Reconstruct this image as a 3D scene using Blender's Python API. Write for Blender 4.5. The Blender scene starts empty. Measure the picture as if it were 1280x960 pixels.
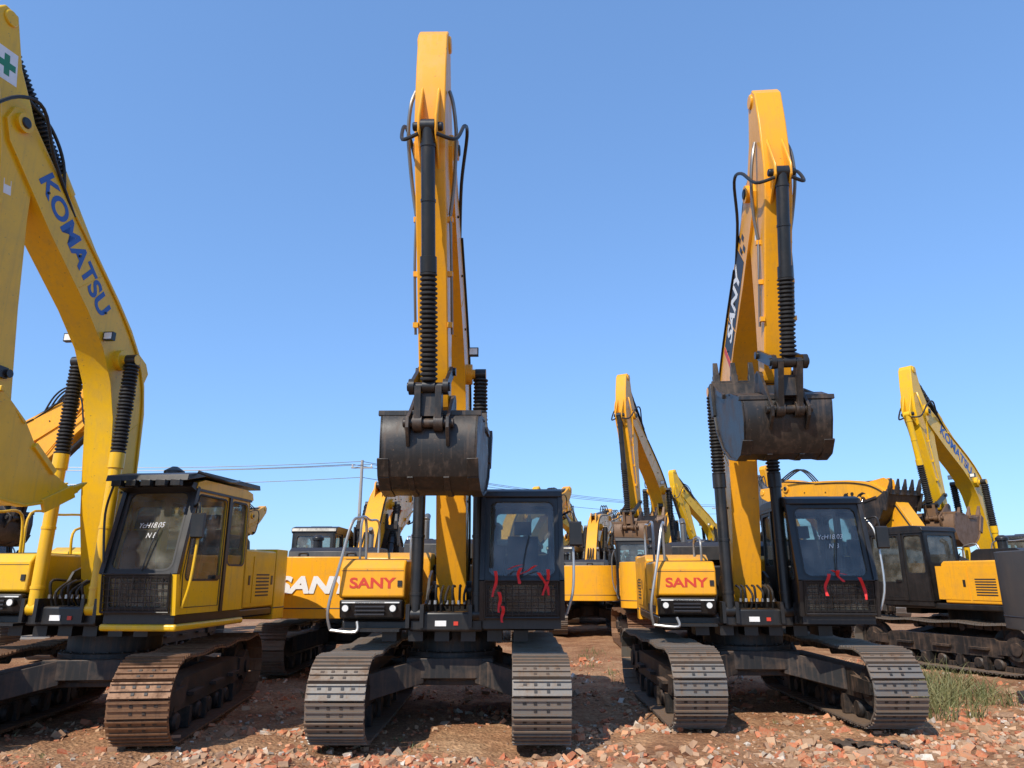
import bpy, math, random
from mathutils import Vector, Matrix, noise
random.seed(7)
rad=math.radians
scene=bpy.context.scene
V=Vector
# ---------------------------------------------------------------- materials
def nmat(name):
    m=bpy.data.materials.new(name); m.use_nodes=True
    nt=m.node_tree; b=nt.nodes['Principled BSDF']
    return m,nt,b
def paint(name,col,rough=0.35,dirt=(0.22,0.15,0.09),amt=0.35,metal=0.0,scale=3.0,bump=0.0,spec=0.5,coat=0.0,up=1.0,chips=None):
    m,nt,b=nmat(name); N=nt.nodes; L=nt.links
    tc=N.new('ShaderNodeTexCoord')
    n1=N.new('ShaderNodeTexNoise'); n1.inputs['Scale'].default_value=scale; n1.inputs['Detail'].default_value=9; n1.inputs['Roughness'].default_value=0.68
    L.new(tc.outputs['Object'],n1.inputs['Vector'])
    r=N.new('ShaderNodeValToRGB'); r.color_ramp.elements[0].position=0.46; r.color_ramp.elements[1].position=0.78
    r.color_ramp.elements[0].color=(0,0,0,1); r.color_ramp.elements[1].color=(amt,amt,amt,1)
    L.new(n1.outputs['Fac'],r.inputs['Fac'])
    mp=N.new('ShaderNodeMapping'); mp.inputs['Scale'].default_value=(14,14,0.9)
    L.new(tc.outputs['Object'],mp.inputs['Vector'])
    n2=N.new('ShaderNodeTexNoise'); n2.inputs['Scale'].default_value=1.4; n2.inputs['Detail'].default_value=5
    L.new(mp.outputs['Vector'],n2.inputs['Vector'])
    r2=N.new('ShaderNodeValToRGB'); r2.color_ramp.elements[0].position=0.52; r2.color_ramp.elements[1].position=0.8
    r2.color_ramp.elements[0].color=(0,0,0,1); r2.color_ramp.elements[1].color=(amt*.8,amt*.8,amt*.8,1)
    L.new(n2.outputs['Fac'],r2.inputs['Fac'])
    ad=N.new('ShaderNodeMath'); ad.operation='ADD'; ad.use_clamp=True
    L.new(r.outputs['Color'],ad.inputs[0]); L.new(r2.outputs['Color'],ad.inputs[1])
    ge=N.new('ShaderNodeNewGeometry'); sx=N.new('ShaderNodeSeparateXYZ'); L.new(ge.outputs['Normal'],sx.inputs[0])
    mr=N.new('ShaderNodeMapRange'); mr.inputs['From Min'].default_value=0.5; mr.inputs['From Max'].default_value=1.0; mr.inputs['To Max'].default_value=amt*up
    L.new(sx.outputs['Z'],mr.inputs['Value'])
    ad2=N.new('ShaderNodeMath'); ad2.operation='ADD'; ad2.use_clamp=True
    L.new(ad.outputs[0],ad2.inputs[0]); L.new(mr.outputs[0],ad2.inputs[1])
    mx=N.new('ShaderNodeMix'); mx.data_type='RGBA'
    mx.inputs['A'].default_value=(*col,1); mx.inputs['B'].default_value=(*dirt,1)
    L.new(ad2.outputs[0],mx.inputs['Factor'])
    last=mx.outputs['Result']
    if chips:
        n3=N.new('ShaderNodeTexNoise'); n3.inputs['Scale'].default_value=26; n3.inputs['Detail'].default_value=6; n3.inputs['Roughness'].default_value=.6
        L.new(tc.outputs['Object'],n3.inputs['Vector'])
        r3=N.new('ShaderNodeValToRGB'); r3.color_ramp.elements[0].position=.665; r3.color_ramp.elements[1].position=.69
        r3.color_ramp.elements[0].color=(0,0,0,1); r3.color_ramp.elements[1].color=(.8,.8,.8,1)
        L.new(n3.outputs['Fac'],r3.inputs['Fac'])
        mx2=N.new('ShaderNodeMix'); mx2.data_type='RGBA'; mx2.inputs['B'].default_value=(*chips,1)
        L.new(r3.outputs['Color'],mx2.inputs['Factor']); L.new(last,mx2.inputs['A']); last=mx2.outputs['Result']
    L.new(last,b.inputs['Base Color'])
    rr=N.new('ShaderNodeMapRange'); rr.inputs['To Min'].default_value=rough; rr.inputs['To Max'].default_value=min(1,rough+0.45)
    L.new(ad2.outputs[0],rr.inputs['Value']); L.new(rr.outputs[0],b.inputs['Roughness'])
    b.inputs['Metallic'].default_value=metal
    b.inputs['Specular IOR Level'].default_value=spec
    b.inputs['Coat Weight'].default_value=coat
    if bump:
        bp=N.new('ShaderNodeBump'); bp.inputs['Strength'].default_value=bump; bp.inputs['Distance'].default_value=0.01
        L.new(n1.outputs['Fac'],bp.inputs['Height']); L.new(bp.outputs['Normal'],b.inputs['Normal'])
    return m
M={}
M['orange']=paint('orange_yellow_paint',(0.86,0.385,0.016),0.28,(0.38,0.20,0.06),0.36,spec=.45,chips=(.28,.15,.05))
M['yellow']=paint('yellow_paint',(0.80,0.46,0.010),0.28,(0.42,0.28,0.08),0.42,spec=.45,chips=(.28,.18,.05))
M['grey']=paint('grey_paint',(0.06,0.062,0.066),0.4,amt=.2)
M['black']=paint('black_paint',(0.011,0.011,0.011),0.36,(0.10,0.07,0.05),0.22)
M['frame']=paint('undercarriage_black',(0.014,0.014,0.014),0.5,(0.18,0.11,0.07),0.55,bump=.2)
M['rubber']=paint('black_rubber',(0.012,0.012,0.012),0.5,(0.09,0.065,0.045),0.2)
M['steel']=paint('worn_track_steel',(0.20,0.18,0.155),0.42,(0.20,0.13,0.085),0.85,metal=0.4,scale=5,bump=.3)
M['rust']=paint('rusty_track_steel',(0.23,0.12,0.06),0.5,(0.11,0.055,0.03),0.8,metal=0.3,scale=6,bump=.3)
M['bucket']=paint('dark_bucket_steel',(0.014,0.013,0.012),0.42,(0.15,0.095,0.06),0.5,scale=3,bump=.35,up=.5,chips=(.12,.07,.04))
M['bucketrust']=paint('rusty_bucket',(0.16,0.085,0.04),0.5,(0.08,0.05,0.035),0.7,scale=6,bump=.3)
M['rail']=paint('galvanised_rail',(0.45,0.45,0.44),0.3,(0.3,0.26,0.2),0.2,metal=0.7)
M['pipe']=paint('steel_pipe',(0.22,0.21,0.20),0.35,(0.2,0.16,0.1),0.3,metal=0.7)
M['chrome']=paint('chrome_rod',(0.7,0.7,0.7),0.12,metal=1.0,amt=.1)
M['red']=paint('red_cloth',(0.70,0.015,0.015),0.7,amt=.05)
M['redp']=paint('red_decal',(0.60,0.045,0.02),0.5,amt=.15)
M['blue']=paint('blue_decal',(0.02,0.10,0.36),0.45,amt=.15)
M['white']=paint('white_decal',(0.78,0.78,0.76),0.5,amt=.12)
M['lamp']=paint('lamp_lens',(0.75,0.75,0.72),0.1,amt=.05)
M['dark']=paint('dark_decal',(0.02,0.02,0.025),0.5,amt=.1)
M['green']=paint('green_decal',(0.02,0.22,0.10),0.5,amt=.1)
M['seat']=paint('seat_fabric',(0.03,0.03,0.035),0.8,amt=.1)
M['plastic']=paint('black_plastic_sheet',(0.02,0.02,0.024),0.3,amt=.3)
def glassmat():
    m,nt,b=nmat('tinted_glass'); N=nt.nodes; L=nt.links
    N.remove(b); out=[n for n in N if n.type=='OUTPUT_MATERIAL'][0]
    t=N.new('ShaderNodeBsdfTransparent'); t.inputs[0].default_value=(0.60,0.68,0.63,1)
    g=N.new('ShaderNodeBsdfGlossy'); g.inputs['Roughness'].default_value=0.03; g.inputs['Color'].default_value=(0.9,0.95,1,1)
    d=N.new('ShaderNodeBsdfDiffuse'); d.inputs['Color'].default_value=(0.33,0.32,0.27,1)
    tc=N.new('ShaderNodeTexCoord'); n=N.new('ShaderNodeTexNoise'); n.inputs['Scale'].default_value=4; n.inputs['Detail'].default_value=6
    L.new(tc.outputs['Object'],n.inputs['Vector'])
    mr=N.new('ShaderNodeMapRange'); mr.inputs['From Min'].default_value=.4; mr.inputs['From Max'].default_value=.75; mr.inputs['To Min'].default_value=.12; mr.inputs['To Max'].default_value=.38
    L.new(n.outputs['Fac'],mr.inputs['Value'])
    m1=N.new('ShaderNodeMixShader'); L.new(mr.outputs[0],m1.inputs[0]); L.new(t.outputs[0],m1.inputs[1]); L.new(d.outputs[0],m1.inputs[2])
    fr=N.new('ShaderNodeFresnel'); fr.inputs['IOR'].default_value=1.6
    m2=N.new('ShaderNodeMixShader'); L.new(fr.outputs[0],m2.inputs[0]); L.new(m1.outputs[0],m2.inputs[1]); L.new(g.outputs[0],m2.inputs[2])
    L.new(m2.outputs[0],out.inputs['Surface'])
    return m
M['glass']=glassmat()
# ---------------------------------------------------------------- mesh builder
class MB:
    def __init__(s): s.v=[]; s.f=[]; s.m=[]; s.mats=[]
    def mi(s,m):
        if m not in s.mats: s.mats.append(m)
        return s.mats.index(m)
    def add(s,vs,fs,m):
        o=len(s.v); s.v.extend([tuple(p) for p in vs]); k=s.mi(m)
        for f in fs: s.f.append(tuple(i+o for i in f)); s.m.append(k)
    def obox(s,c,a,b,d,m):
        c=V(c);a=V(a);b=V(b);d=V(d)
        if a.cross(b).dot(d)<0: a=-a
        vs=[c-a-b-d,c+a-b-d,c+a+b-d,c-a+b-d,c-a-b+d,c+a-b+d,c+a+b+d,c-a+b+d]
        s.add(vs,[(0,3,2,1),(4,5,6,7),(0,1,5,4),(1,2,6,5),(2,3,7,6),(3,0,4,7)],m)
    def box(s,x0,x1,y0,y1,z0,z1,m):
        s.obox(((x0+x1)/2,(y0+y1)/2,(z0+z1)/2),(abs(x1-x0)/2,0,0),(0,abs(y1-y0)/2,0),(0,0,abs(z1-z0)/2),m)
    def beam(s,p0,p1,w,h,m,up=(1,0,0)):
        p0=V(p0);p1=V(p1);d=(p1-p0);L=d.length; d.normalize(); a=V(up); a=(a-d*a.dot(d)).normalized(); b=d.cross(a)
        s.obox((p0+p1)/2,a*w/2,b*h/2,d*L/2,m)
    def prism(s,pts,x0,x1,m):
        A=sum(pts[i][0]*pts[(i+1)%len(pts)][1]-pts[(i+1)%len(pts)][0]*pts[i][1] for i in range(len(pts)))
        if A<0: pts=pts[::-1]
        n=len(pts); vs=[(x0,p[0],p[1]) for p in pts]+[(x1,p[0],p[1]) for p in pts]
        fs=[tuple(range(n-1,-1,-1)),tuple(range(n,2*n))]+[(i,(i+1)%n,n+(i+1)%n,n+i) for i in range(n)]
        s.add(vs,fs,m)
    def prismz(s,pts,z0,z1,m):
        A=sum(pts[i][0]*pts[(i+1)%len(pts)][1]-pts[(i+1)%len(pts)][0]*pts[i][1] for i in range(len(pts)))
        if A<0: pts=pts[::-1]
        n=len(pts); vs=[(p[0],p[1],z0) for p in pts]+[(p[0],p[1],z1) for p in pts]
        fs=[tuple(range(n-1,-1,-1)),tuple(range(n,2*n))]+[(i,(i+1)%n,n+(i+1)%n,n+i) for i in range(n)]
        s.add(vs,fs,m)
    def cyl(s,p0,p1,r0,m,r1=None,n=18):
        s.rings(p0,p1,[(0,r0),(1,r0 if r1 is None else r1)],m,n)
    def rings(s,p0,p1,prof,m,n=18,caps=True):
        p0=V(p0);p1=V(p1);d=(p1-p0); z=d.normalized(); a=z.orthogonal().normalized(); b=z.cross(a)
        vs=[];fs=[]
        for t,r in prof:
            for i in range(n):
                an=2*math.pi*i/n; vs.append(p0+d*t+(a*math.cos(an)+b*math.sin(an))*r)
        k=len(prof)
        for j in range(k-1):
            for i in range(n):
                fs.append((j*n+i,j*n+(i+1)%n,(j+1)*n+(i+1)%n,(j+1)*n+i))
        if caps: fs.append(tuple(range(n-1,-1,-1))); fs.append(tuple((k-1)*n+i for i in range(n)))
        s.add(vs,fs,m)
    def tube(s,pts,r,m,n=8,sub=5):
        P=[V(p) for p in pts]
        if len(P)>2 and sub>1:
            Q=[]
            for i in range(len(P)-1):
                a=P[max(i-1,0)];b=P[i];c=P[i+1];d=P[min(i+2,len(P)-1)]
                for k in range(sub):
                    t=k/sub
                    Q.append(0.5*((2*b)+(c-a)*t+(2*a-5*b+4*c-d)*t*t+(3*b-a-3*c+d)*t**3))
            Q.append(P[-1]); P=Q
        vs=[];fs=[]; up=None
        for i,p in enumerate(P):
            t=(P[min(i+1,len(P)-1)]-P[max(i-1,0)]).normalized()
            if up is None: up=t.orthogonal().normalized()
            up=(up-t*up.dot(t)).normalized(); b=t.cross(up)
            for k in range(n):
                an=2*math.pi*k/n; vs.append(p+(up*math.cos(an)+b*math.sin(an))*r)
        for j in range(len(P)-1):
            for i in range(n): fs.append((j*n+i,j*n+(i+1)%n,(j+1)*n+(i+1)%n,(j+1)*n+i))
        fs.append(tuple(range(n-1,-1,-1))); fs.append(tuple((len(P)-1)*n+i for i in range(n)))
        s.add(vs,fs,m)
    def panel(s,p00,p10,p11,p01,bl,bb,bt,r,th,mf,mg,k=5):
        p00,p10,p11,p01=map(V,(p00,p10,p11,p01))
        w=(p10-p00).length; h=(p01-p00).length
        nrm=(p10-p00).cross(p01-p00).normalized()
        def P(x,y):
            a=x/w;b=y/h
            return (p00*(1-a)+p10*a)*(1-b)+(p01*(1-a)+p11*a)*b
        def rr(x0,y0,x1,y1,r):
            o=[]
            for cx,cy,a0 in ((x1-r,y0+r,-90),(x1-r,y1-r,0),(x0+r,y1-r,90),(x0+r,y0+r,180)):
                for i in range(k+1):
                    a=rad(a0+90*i/k); o.append((cx+r*math.cos(a),cy+r*math.sin(a)))
            return o
        O=[P(*q) for q in rr(0,0,w,h,0.012)]; I=[P(*q) for q in rr(bl,bb,w-bl,h-bt,r)]
        n=len(O); t=nrm*th
        vs=O+I+[p-t for p in O]+[p-t for p in I]
        fs=[]
        for i in range(n):
            j=(i+1)%n
            fs+= [(i,j,n+j,n+i),(2*n+j,2*n+i,3*n+i,3*n+j),(j,i,2*n+i,2*n+j),(n+i,n+j,3*n+j,3*n+i)]
        s.add(vs,fs,mf)
        if mg is not None: s.add([p-t*0.4 for p in I],[tuple(range(n))],mg)
        I2=[P(*q) for q in rr(bl-.012,bb-.012,w-bl+.012,h-bt+.012,r+.012)]; I3=[P(*q) for q in rr(bl+.015,bb+.015,w-bl-.015,h-bt-.015,max(r-.01,.01))]
        e=nrm*0.004
        s.add([p+e for p in I2]+[p+e for p in I3],[(i,(i+1)%n,n+(i+1)%n,n+i) for i in range(n)],M['rubber'])
    def obj(s,name,parent=None,bevel=0,seg=2,angle=35,loc=None):
        me=bpy.data.meshes.new(name); me.from_pydata(s.v,[],s.f)
        for m in s.mats: me.materials.append(m)
        me.polygons.foreach_set('material_index',s.m)
        me.polygons.foreach_set('use_smooth',[True]*len(s.f))
        me.update(); me.set_sharp_from_angle(angle=rad(angle))
        o=bpy.data.objects.new(name,me); scene.collection.objects.link(o)
        if parent: o.parent=parent
        if loc: o.location=loc
        if bevel:
            b=o.modifiers.new('bevel','BEVEL'); b.width=bevel; b.segments=seg; b.limit_method='ANGLE'; b.angle_limit=rad(40)
        return o
def text(name,body,parent,origin,ex,ey,size,mat,shear=0,bold=0.012,sx=1.0):
    c=bpy.data.curves.new(name,'FONT'); c.body=body; c.size=size; c.offset=bold*size; c.extrude=0.0015; c.shear=shear; c.align_x='CENTER'; c.align_y='CENTER'
    c.materials.append(mat)
    o=bpy.data.objects.new(name,c); scene.collection.objects.link(o); o.parent=parent
    ex=V(ex).normalized(); ey=V(ey).normalized(); ez=ex.cross(ey)
    o.matrix_local=Matrix((( ex.x*sx,ey.x,ez.x,origin[0]),(ex.y*sx,ey.y,ez.y,origin[1]),(ex.z*sx,ey.z,ez.z,origin[2]),(0,0,0,1)))
    return o
def hyd(mb,p0,p1,rb,frac,mbody,bellows=True,rbw=None):
    p0=V(p0);p1=V(p1);d=p1-p0
    q=p0+d*frac
    x=V((1,0,0))
    mb.cyl(p0-x*rb*1.0,p0+x*rb*1.0,rb*1.05,mbody)
    mb.cyl(p1-x*rb*0.9,p1+x*rb*0.9,rb*0.95,M['black'])
    mb.cyl(p0+d*0.01,q,rb,mbody,n=20)
    mb.rings(p0+d*(frac-0.06),q+d*0.004,[(0,rb*1.0),(0.02,rb*1.2),(0.98,rb*1.2),(1,rb*1.0)],mbody,20)
    for t in (.12,.5): mb.rings(p0+d*(frac*t),p0+d*(frac*t+.012),[(0,rb*1.0),(0.05,rb*1.1),(0.95,rb*1.1),(1,rb*1.0)],mbody,20)
    if bellows:
        L=(p1-q).length; k=max(6,int(L/0.055)); rbw=rbw or rb*1.15; prof=[]
        for i in range(k):
            f=1+random.uniform(-.05,.05)
            prof+=[(i/k,rbw*0.72),((i+.35)/k,rbw*f),((i+.65)/k,rbw*f)]
        prof.append((1,rbw*0.7))
        mb.rings(q,p1-d.normalized()*rb*0.8,prof,M['rubber'],16)
    else:
        mb.cyl(q,p1,rb*0.55,M['chrome'])
# ---------------------------------------------------------------- excavator
def track(mb,xc,w,msteel,detail,sgn):
    cy,cz,r=1.83,0.56,0.47
    path=[]
    n=14
    for i in range(n+1):
        a=rad(-90-180*i/n); path.append((-cy+r*math.cos(a),cz+r*math.sin(a)))
    for i in range(1,20):
        t=i/20; y=-cy+2*cy*t; sag=0.035*math.sin(math.pi*3*t)**2
        path.append((y,cz+r-sag))
    for i in range(n+1):
        a=rad(90-180*i/n); path.append((cy+r*math.cos(a),cz+r*math.sin(a)))
    for i in range(1,20):
        t=i/20; path.append((cy-2*cy*t,cz-r))
    pts=path+[path[0]]
    seg=[math.dist(pts[i],pts[i+1]) for i in range(len(pts)-1)]; tot=sum(seg)
    ns=int(round(tot/0.203)); pitch=tot/ns
    def at(s):
        s%=tot
        for i,l in enumerate(seg):
            if s<=l: t=s/l; return (pts[i][0]*(1-t)+pts[i+1][0]*t,pts[i][1]*(1-t)+pts[i+1][1]*t)
            s-=l
        return pts[-1]
    X=V((1,0,0)); off=random.random()*pitch
    for i in range(ns):
        a=at(off+i*pitch-pitch/2); b=at(off+i*pitch+pitch/2)
        c=V((0,(a[0]+b[0])/2,(a[1]+b[1])/2)); t=V((0,b[0]-a[0],b[1]-a[1])).normalized()
        nn=V((0,t.z,-t.y))
        if nn.dot(c-V((0,max(-cy,min(cy,c.y)),cz)))<0: nn=-nn
        c=c+X*(xc+random.uniform(-.005,.005))
        mb.obox(c+nn*0.015,X*w/2,t*pitch*0.47,nn*0.012,msteel)
        for g in (-0.40,0.0,0.40):
            jit=random.uniform(-.003,.003)
            mb.obox(c+nn*(0.038+jit)+t*pitch*g,X*(w/2-0.004-random.random()*.006),t*0.010,nn*0.014,msteel)
        mb.obox(c-nn*0.05,X*0.10,t*pitch*0.44,nn*0.05,M['frame'])
        if detail>1:
            for sx in (-1,1):
                mb.obox(c+nn*0.030+t*pitch*0.2+X*sx*0.075,X*0.018,t*0.014,nn*0.006,M['frame'])
                mb.obox(c+nn*0.030-t*pitch*0.2+X*sx*0.075,X*0.018,t*0.014,nn*0.006,M['frame'])
                mb.obox(c+nn*0.0295+t*pitch*0.2+X*sx*0.2,X*0.022,t*0.012,nn*0.003,M['frame'])
    F=M['frame']
    for y in (-cy,cy):
        mb.cyl((xc-.07,y,cz),(xc+.07,y,cz),0.37,F,n=28)
        mb.cyl((xc-.19,y,cz),(xc+.19,y,cz),0.24,F,n=24)
        mb.cyl((xc-.23,y,cz),(xc+.23,y,cz),0.13,F,n=18)
    for i in range(7):
        y=-1.35+i*0.45; mb.rings((xc-.17,y,0.22),(xc+.17,y,0.22),[(0,.09),(.1,.12),(.3,.12),(.31,.085),(.69,.085),(.7,.12),(.9,.12),(1,.09)],F,16)
    for y in (-.6,.6): mb.cyl((xc-.12,y,0.93),(xc+.12,y,0.93),0.07,F,n=14)
    mb.prism([(-1.55,.36),(-1.55,.62),(-1.3,.74),(1.35,.74),(1.5,.62),(1.5,.36)],xc-.17,xc+.17,F)
    mb.prism([(-1.95,.47),(-1.95,.64),(-1.4,.66),(-1.4,.45)],xc-.24,xc+.24,F)
    mb.box(xc-.2,xc+.2,1.4,1.75,.42,.70,F)
    for y in (-1.0,-.3,.5,1.1):
        mb.box(xc-.21,xc+.21,y-.05,y+.05,.10,.36,F)
    for y in (-.9,0.1,1.0):
        mb.box(xc+sgn*.17,xc+sgn*.26,y-.22,y+.22,.50,.545,F)

def excavator(loc,base_yaw,upper_yaw,pm,alpha,beta,detail=2,gauge=1.21,shoe=.70,steel='steel',bucketm='bucket',cabm='black',cylm='black',
              brand='SANY',boomtext=None,cwtext=None,hasvisor=False,curl=0,L=6.1,sticklen=3.1,ribbon=False,name='excavator',tz=0,bellow=True,guard=True,frontlogo=True,bw=1.18,
              cabx=(.50,1.54),note=None,modeltext=None,label=False,bellows_b=.10,upz=.10):
    P=M[pm]; BK=M['black']; CB=M[cabm]; CY=M[cylm]
    root=bpy.data.objects.new(name,None); scene.collection.objects.link(root); root.empty_display_size=.5
    root.location=(loc[0],loc[1],tz); root.rotation_euler[2]=rad(base_yaw)
    UP=bpy.data.objects.new('upper_structure',None); scene.collection.objects.link(UP); UP.parent=root
    UP.location=(0,0,upz); UP.rotation_euler[2]=rad(upper_yaw-base_yaw)
    mb=MB()
    for s in (-1,1): track(mb,s*gauge,shoe,M[steel],detail,s)
    mb.obj('tracks',root)
    mb=MB(); F=M['frame']
    mb.cyl((0,0,.62),(0,0,.98),.72,F,n=32); mb.cyl((0,0,.98),(0,0,1.19+upz),.62,F,n=40)
    for i in range(24):
        a=2*math.pi*i/24; mb.cyl((.68*math.cos(a),.68*math.sin(a),.98),(.68*math.cos(a),.68*math.sin(a),1.01),.018,F,n=6)
    mb.box(-.62,.62,-.62,.62,.55,.9,F)
    for sx in (-1,1):
        for sy in (-1,1):
            g=gauge
            vs=[(sx*.35,sy*.45,.92),(sx*.35,sy*.80,.92),(sx*(g-.1),sy*1.15,.74),(sx*(g-.1),sy*.72,.74),
                (sx*.35,sy*.45,.60),(sx*.35,sy*.80,.60),(sx*(g-.1),sy*1.15,.40),(sx*(g-.1),sy*.72,.40)]
            fs=[(0,1,2,3),(7,6,5,4),(0,4,5,1),(1,5,6,2),(2,6,7,3),(3,7,4,0)]
            if sx*sy>0: fs=[f[::-1] for f in fs]
            mb.add(vs,fs,F)
    mb.prism([(-.82,.66),(-.82,.92),(-.5,.92),(-.5,.60)],-.6,.6,F)
    mb.obj('carbody',root,bevel=.02)
    # ---- house
    mb=MB()
    mb.box(-1.46,1.46,-1.05,2.0,1.20,1.335,BK)
    mb.box(-.5,.5,-1.25,-.9,1.20,1.45,BK)
    mb.prism([(-1.02,1.34),(-1.02,1.60),(-1.22,1.64),(-1.22,2.02),(-1.12,2.14),(.18,2.14),(.18,1.34)],-1.48,-.58,P)
    mb.prism([(-1.2,1.36),(-1.26,1.61),(-1.024,1.60),(-1.024,1.34)],-1.46,-.60,BK)
    mb.prism([(.20,1.34),(.20,2.20),(.35,2.28),(1.96,2.28),(1.96,1.34)],-1.48,-.42,P)
    mb.prism([(.42,1.34),(.42,2.20),(.5,2.26),(1.96,2.26),(1.96,1.34)],.45,1.48,P)
    mb.box(-.41,.44,.45,1.95,1.34,2.1,BK)
    if pm=='yellow': mb.box(cabx[0]-.02,cabx[1]+.02,-1.62,.2,1.17,1.255,P)
    mb.obj('upper_body',UP,bevel=.03,seg=3)
    mb=MB()
    mb.prism([(.75,2.20),(.80,2.44),(.95,2.52),(1.85,2.52),(2.0,2.44),(2.05,2.2)],-.95,.95,BK)
    for i in range(7): mb.box(-.8+i*.12,-.74+i*.12,1.0,1.8,2.52,2.535,M['dark'])
    mb.cyl((-.65,1.3,2.5),(-.65,1.3,2.86),.055,M['pipe']); mb.cyl((-.65,1.3,2.86),(-.65,1.42,2.95),.055,M['pipe'])
    mb.cyl((.55,1.3,2.5),(.55,1.3,2.72),.10,BK); mb.rings((.55,1.3,2.70),(.55,1.3,2.82),[(0,.13),(.5,.13),(1,.06)],BK)
    mb.obj('engine_hood',UP,bevel=.025)
    mb=MB()
    cw=[(-1.48,1.99),(-1.48,2.35)]+[(-1.48*math.cos(rad(a))**.55 if a<90 else 0,2.35+.62*math.sin(rad(a))) for a in (10,20,30,40,50,60,70,80,90)]
    cw+= [(-x,y) for x,y in cw[::-1][1:]]
    mb.prismz(cw,1.12,2.30,P)
    cw2=[(x*1.004,y+.006 if y>2 else y) for x,y in cw]
    mb.prismz(cw2,1.30,1.325,M['dark'])
    mb.obj('counterweight',UP,bevel=.05,seg=3)
    mb=MB()
    mb.box(-.9,-.5,1.95,2.5,2.295,2.33,BK)
    for x in (-.5,.5): mb.tube([(x-.08,2.4,2.28),(x-.08,2.4,2.38),(x+.08,2.4,2.38),(x+.08,2.4,2.28)],.025,BK)
    for sx in (-1,1):
        x=sx*1.48
        for y0,y1 in ((.28,1.05),(1.1,1.9)):
            mb.box(x-sx*.002,x+sx*.012,y0,y1,1.42,2.15,P)
            mb.box(x+sx*.010,x+sx*.02,y1-.12,y1-.06,1.7,1.85,BK)
        for i in range(7): mb.box(x+sx*.008,x+sx*.018,1.22,1.70,1.52+i*.055,1.545+i*.055,M['dark'])
    mb.box(-1.485,-1.47,-1.0,.1,1.38,1.48,M['dark'])
    for x in (-1.36,-.72):
        mb.cyl((x,-1.30,1.50),(x,-1.2,1.50),.055,M['black'],n=16); mb.cyl((x,-1.306,1.50),(x,-1.29,1.50),.042,M['lamp'],n=16)
    for i in range(4): mb.box(-1.24,-.84,-1.262,-1.245,1.41+i*.05,1.43+i*.05,M['dark'])
    mb.box(-1.42,-.64,-1.262,-1.24,1.565,1.582,M['lamp'] if detail>1 else BK)
    mb.box(-1.46,-.60,-1.2225,-1.221,1.985,1.993,M['dark']); mb.box(-.68,-.62,-1.235,-1.221,1.78,1.86,BK)
    mb.box(-1.44,-.62,-1.1,.1,2.142,2.15,M['dark'])
    R=M['rail'] if pm!='yellow' else P
    mb.tube([(-1.55,-1.28,1.22),(-1.58,-1.34,1.5),(-1.46,-1.30,2.1),(-1.36,-1.2,2.62),(-1.3,-1.02,2.72),(-1.27,-.7,2.70),(-1.26,-.62,2.15)],.021,R)
    mb.tube([(-1.55,-1.28,1.22),(-1.2,-1.34,1.2),(-1.2,-1.25,1.32)],.021,R)
    mb.tube([(-1.40,-.4,2.14),(-1.40,-.38,2.75),(-1.40,.2,2.78),(-1.40,.9,2.78),(-1.40,.95,2.28)],.019,R)
    mb.tube([(-.64,-.4,2.14),(-.64,-.38,2.50),(-.64,.2,2.52),(-.64,.3,2.2)],.019,R)
    cx0,cx1=cabx
    mb.tube([(cx1+.06,-1.60,1.45),(cx1+.15,-1.62,1.8),(cx1+.15,-1.55,2.5),(cx1+.06,-1.45,2.75)],.018,R)
    mb.box(-1.45,-.62,-1.30,-1.05,1.20,1.235,BK)
    mb.tube([(cx1,-1.45,2.7),(cx1+.15,-1.62,2.75),(cx1+.18,-1.62,2.55)],.014,BK)
    mb.prism([(-1.66,2.30),(-1.69,2.32),(-1.69,2.6),(-1.66,2.62),(-1.63,2.6),(-1.63,2.32)],cx1+.11,cx1+.27,BK)
    for x in (-.33,.30): mb.prism([(-1.2,1.3),(-1.28,1.45),(-.9,1.6),(-.72,1.9),(-.45,2.0),(-.2,1.9),(.35,1.34)],x,x+.035,BK)
    for i in range(7):
        x=-.24+i*.08
        mb.tube([(x,-1.12,1.40+random.random()*.1),(x+random.uniform(-.03,.03),-1.22,1.62+random.random()*.15),(x,-.95,1.78)],.018,M['rubber'])
        mb.cyl((x,-1.20,1.55),(x,-1.20,1.60),.022,M['rail'] if i%2 else M['pipe'],n=8)
    for i in range(6):
        x=-.9+i*.36; mb.box(x,x+.2,-1.02,-.6,1.06,1.20,BK)
    mb.obj('rails_and_fittings',UP)
    # ---- cab
    mb=MB()
    x0,x1=cabx
    FB=(-1.64,1.37);FM=(-1.71,1.86);FT=(-1.45,2.98);RT=(.12,2.98);RB=(.18,1.37)
    G=M['glass']
    c=lambda x,p:(x,p[0],p[1])
    mb.panel(c(x0,FM),c(x1,FM),c(x1,FT),c(x0,FT),.075,.05,.07,.10,.05,BK,G)
    mb.panel(c(x0,FB),c(x1,FB),c(x1,FM),c(x0,FM),.08,.08,.04,.05,.05,BK if detail>1 else CB,G)
    mid=-.52
    mb.panel((x1,FB[0],FB[1]),(x1,mid,1.37),(x1,mid,2.98),(x1,FT[0],2.98),.09,.42,.09,.08,.05,CB,G)
    mb.panel((x1,mid,1.37),(x1,RB[0],1.37),(x1,RT[0],2.98),(x1,mid,2.98),.08,.62,.09,.08,.05,CB,G)
    mb.panel((x0,RB[0],1.37),(x0,mid,1.37),(x0,mid,2.98),(x0,RT[0],2.98),.08,.70,.09,.08,.05,CB,G)
    mb.panel((x0,mid,1.37),(x0,FB[0],1.37),(x0,FT[0],2.98),(x0,mid,2.98),.09,.50,.09,.08,.05,CB,G)
    mb.panel((x1,RB[0],1.37),(x0,RB[0],1.37),(x0,RT[0],2.98),(x1,RT[0],2.98),.10,.85,.10,.08,.05,CB,G)
    mb.box(x0+.02,x1-.02,-1.6,.14,1.26,1.38,BK)
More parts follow.
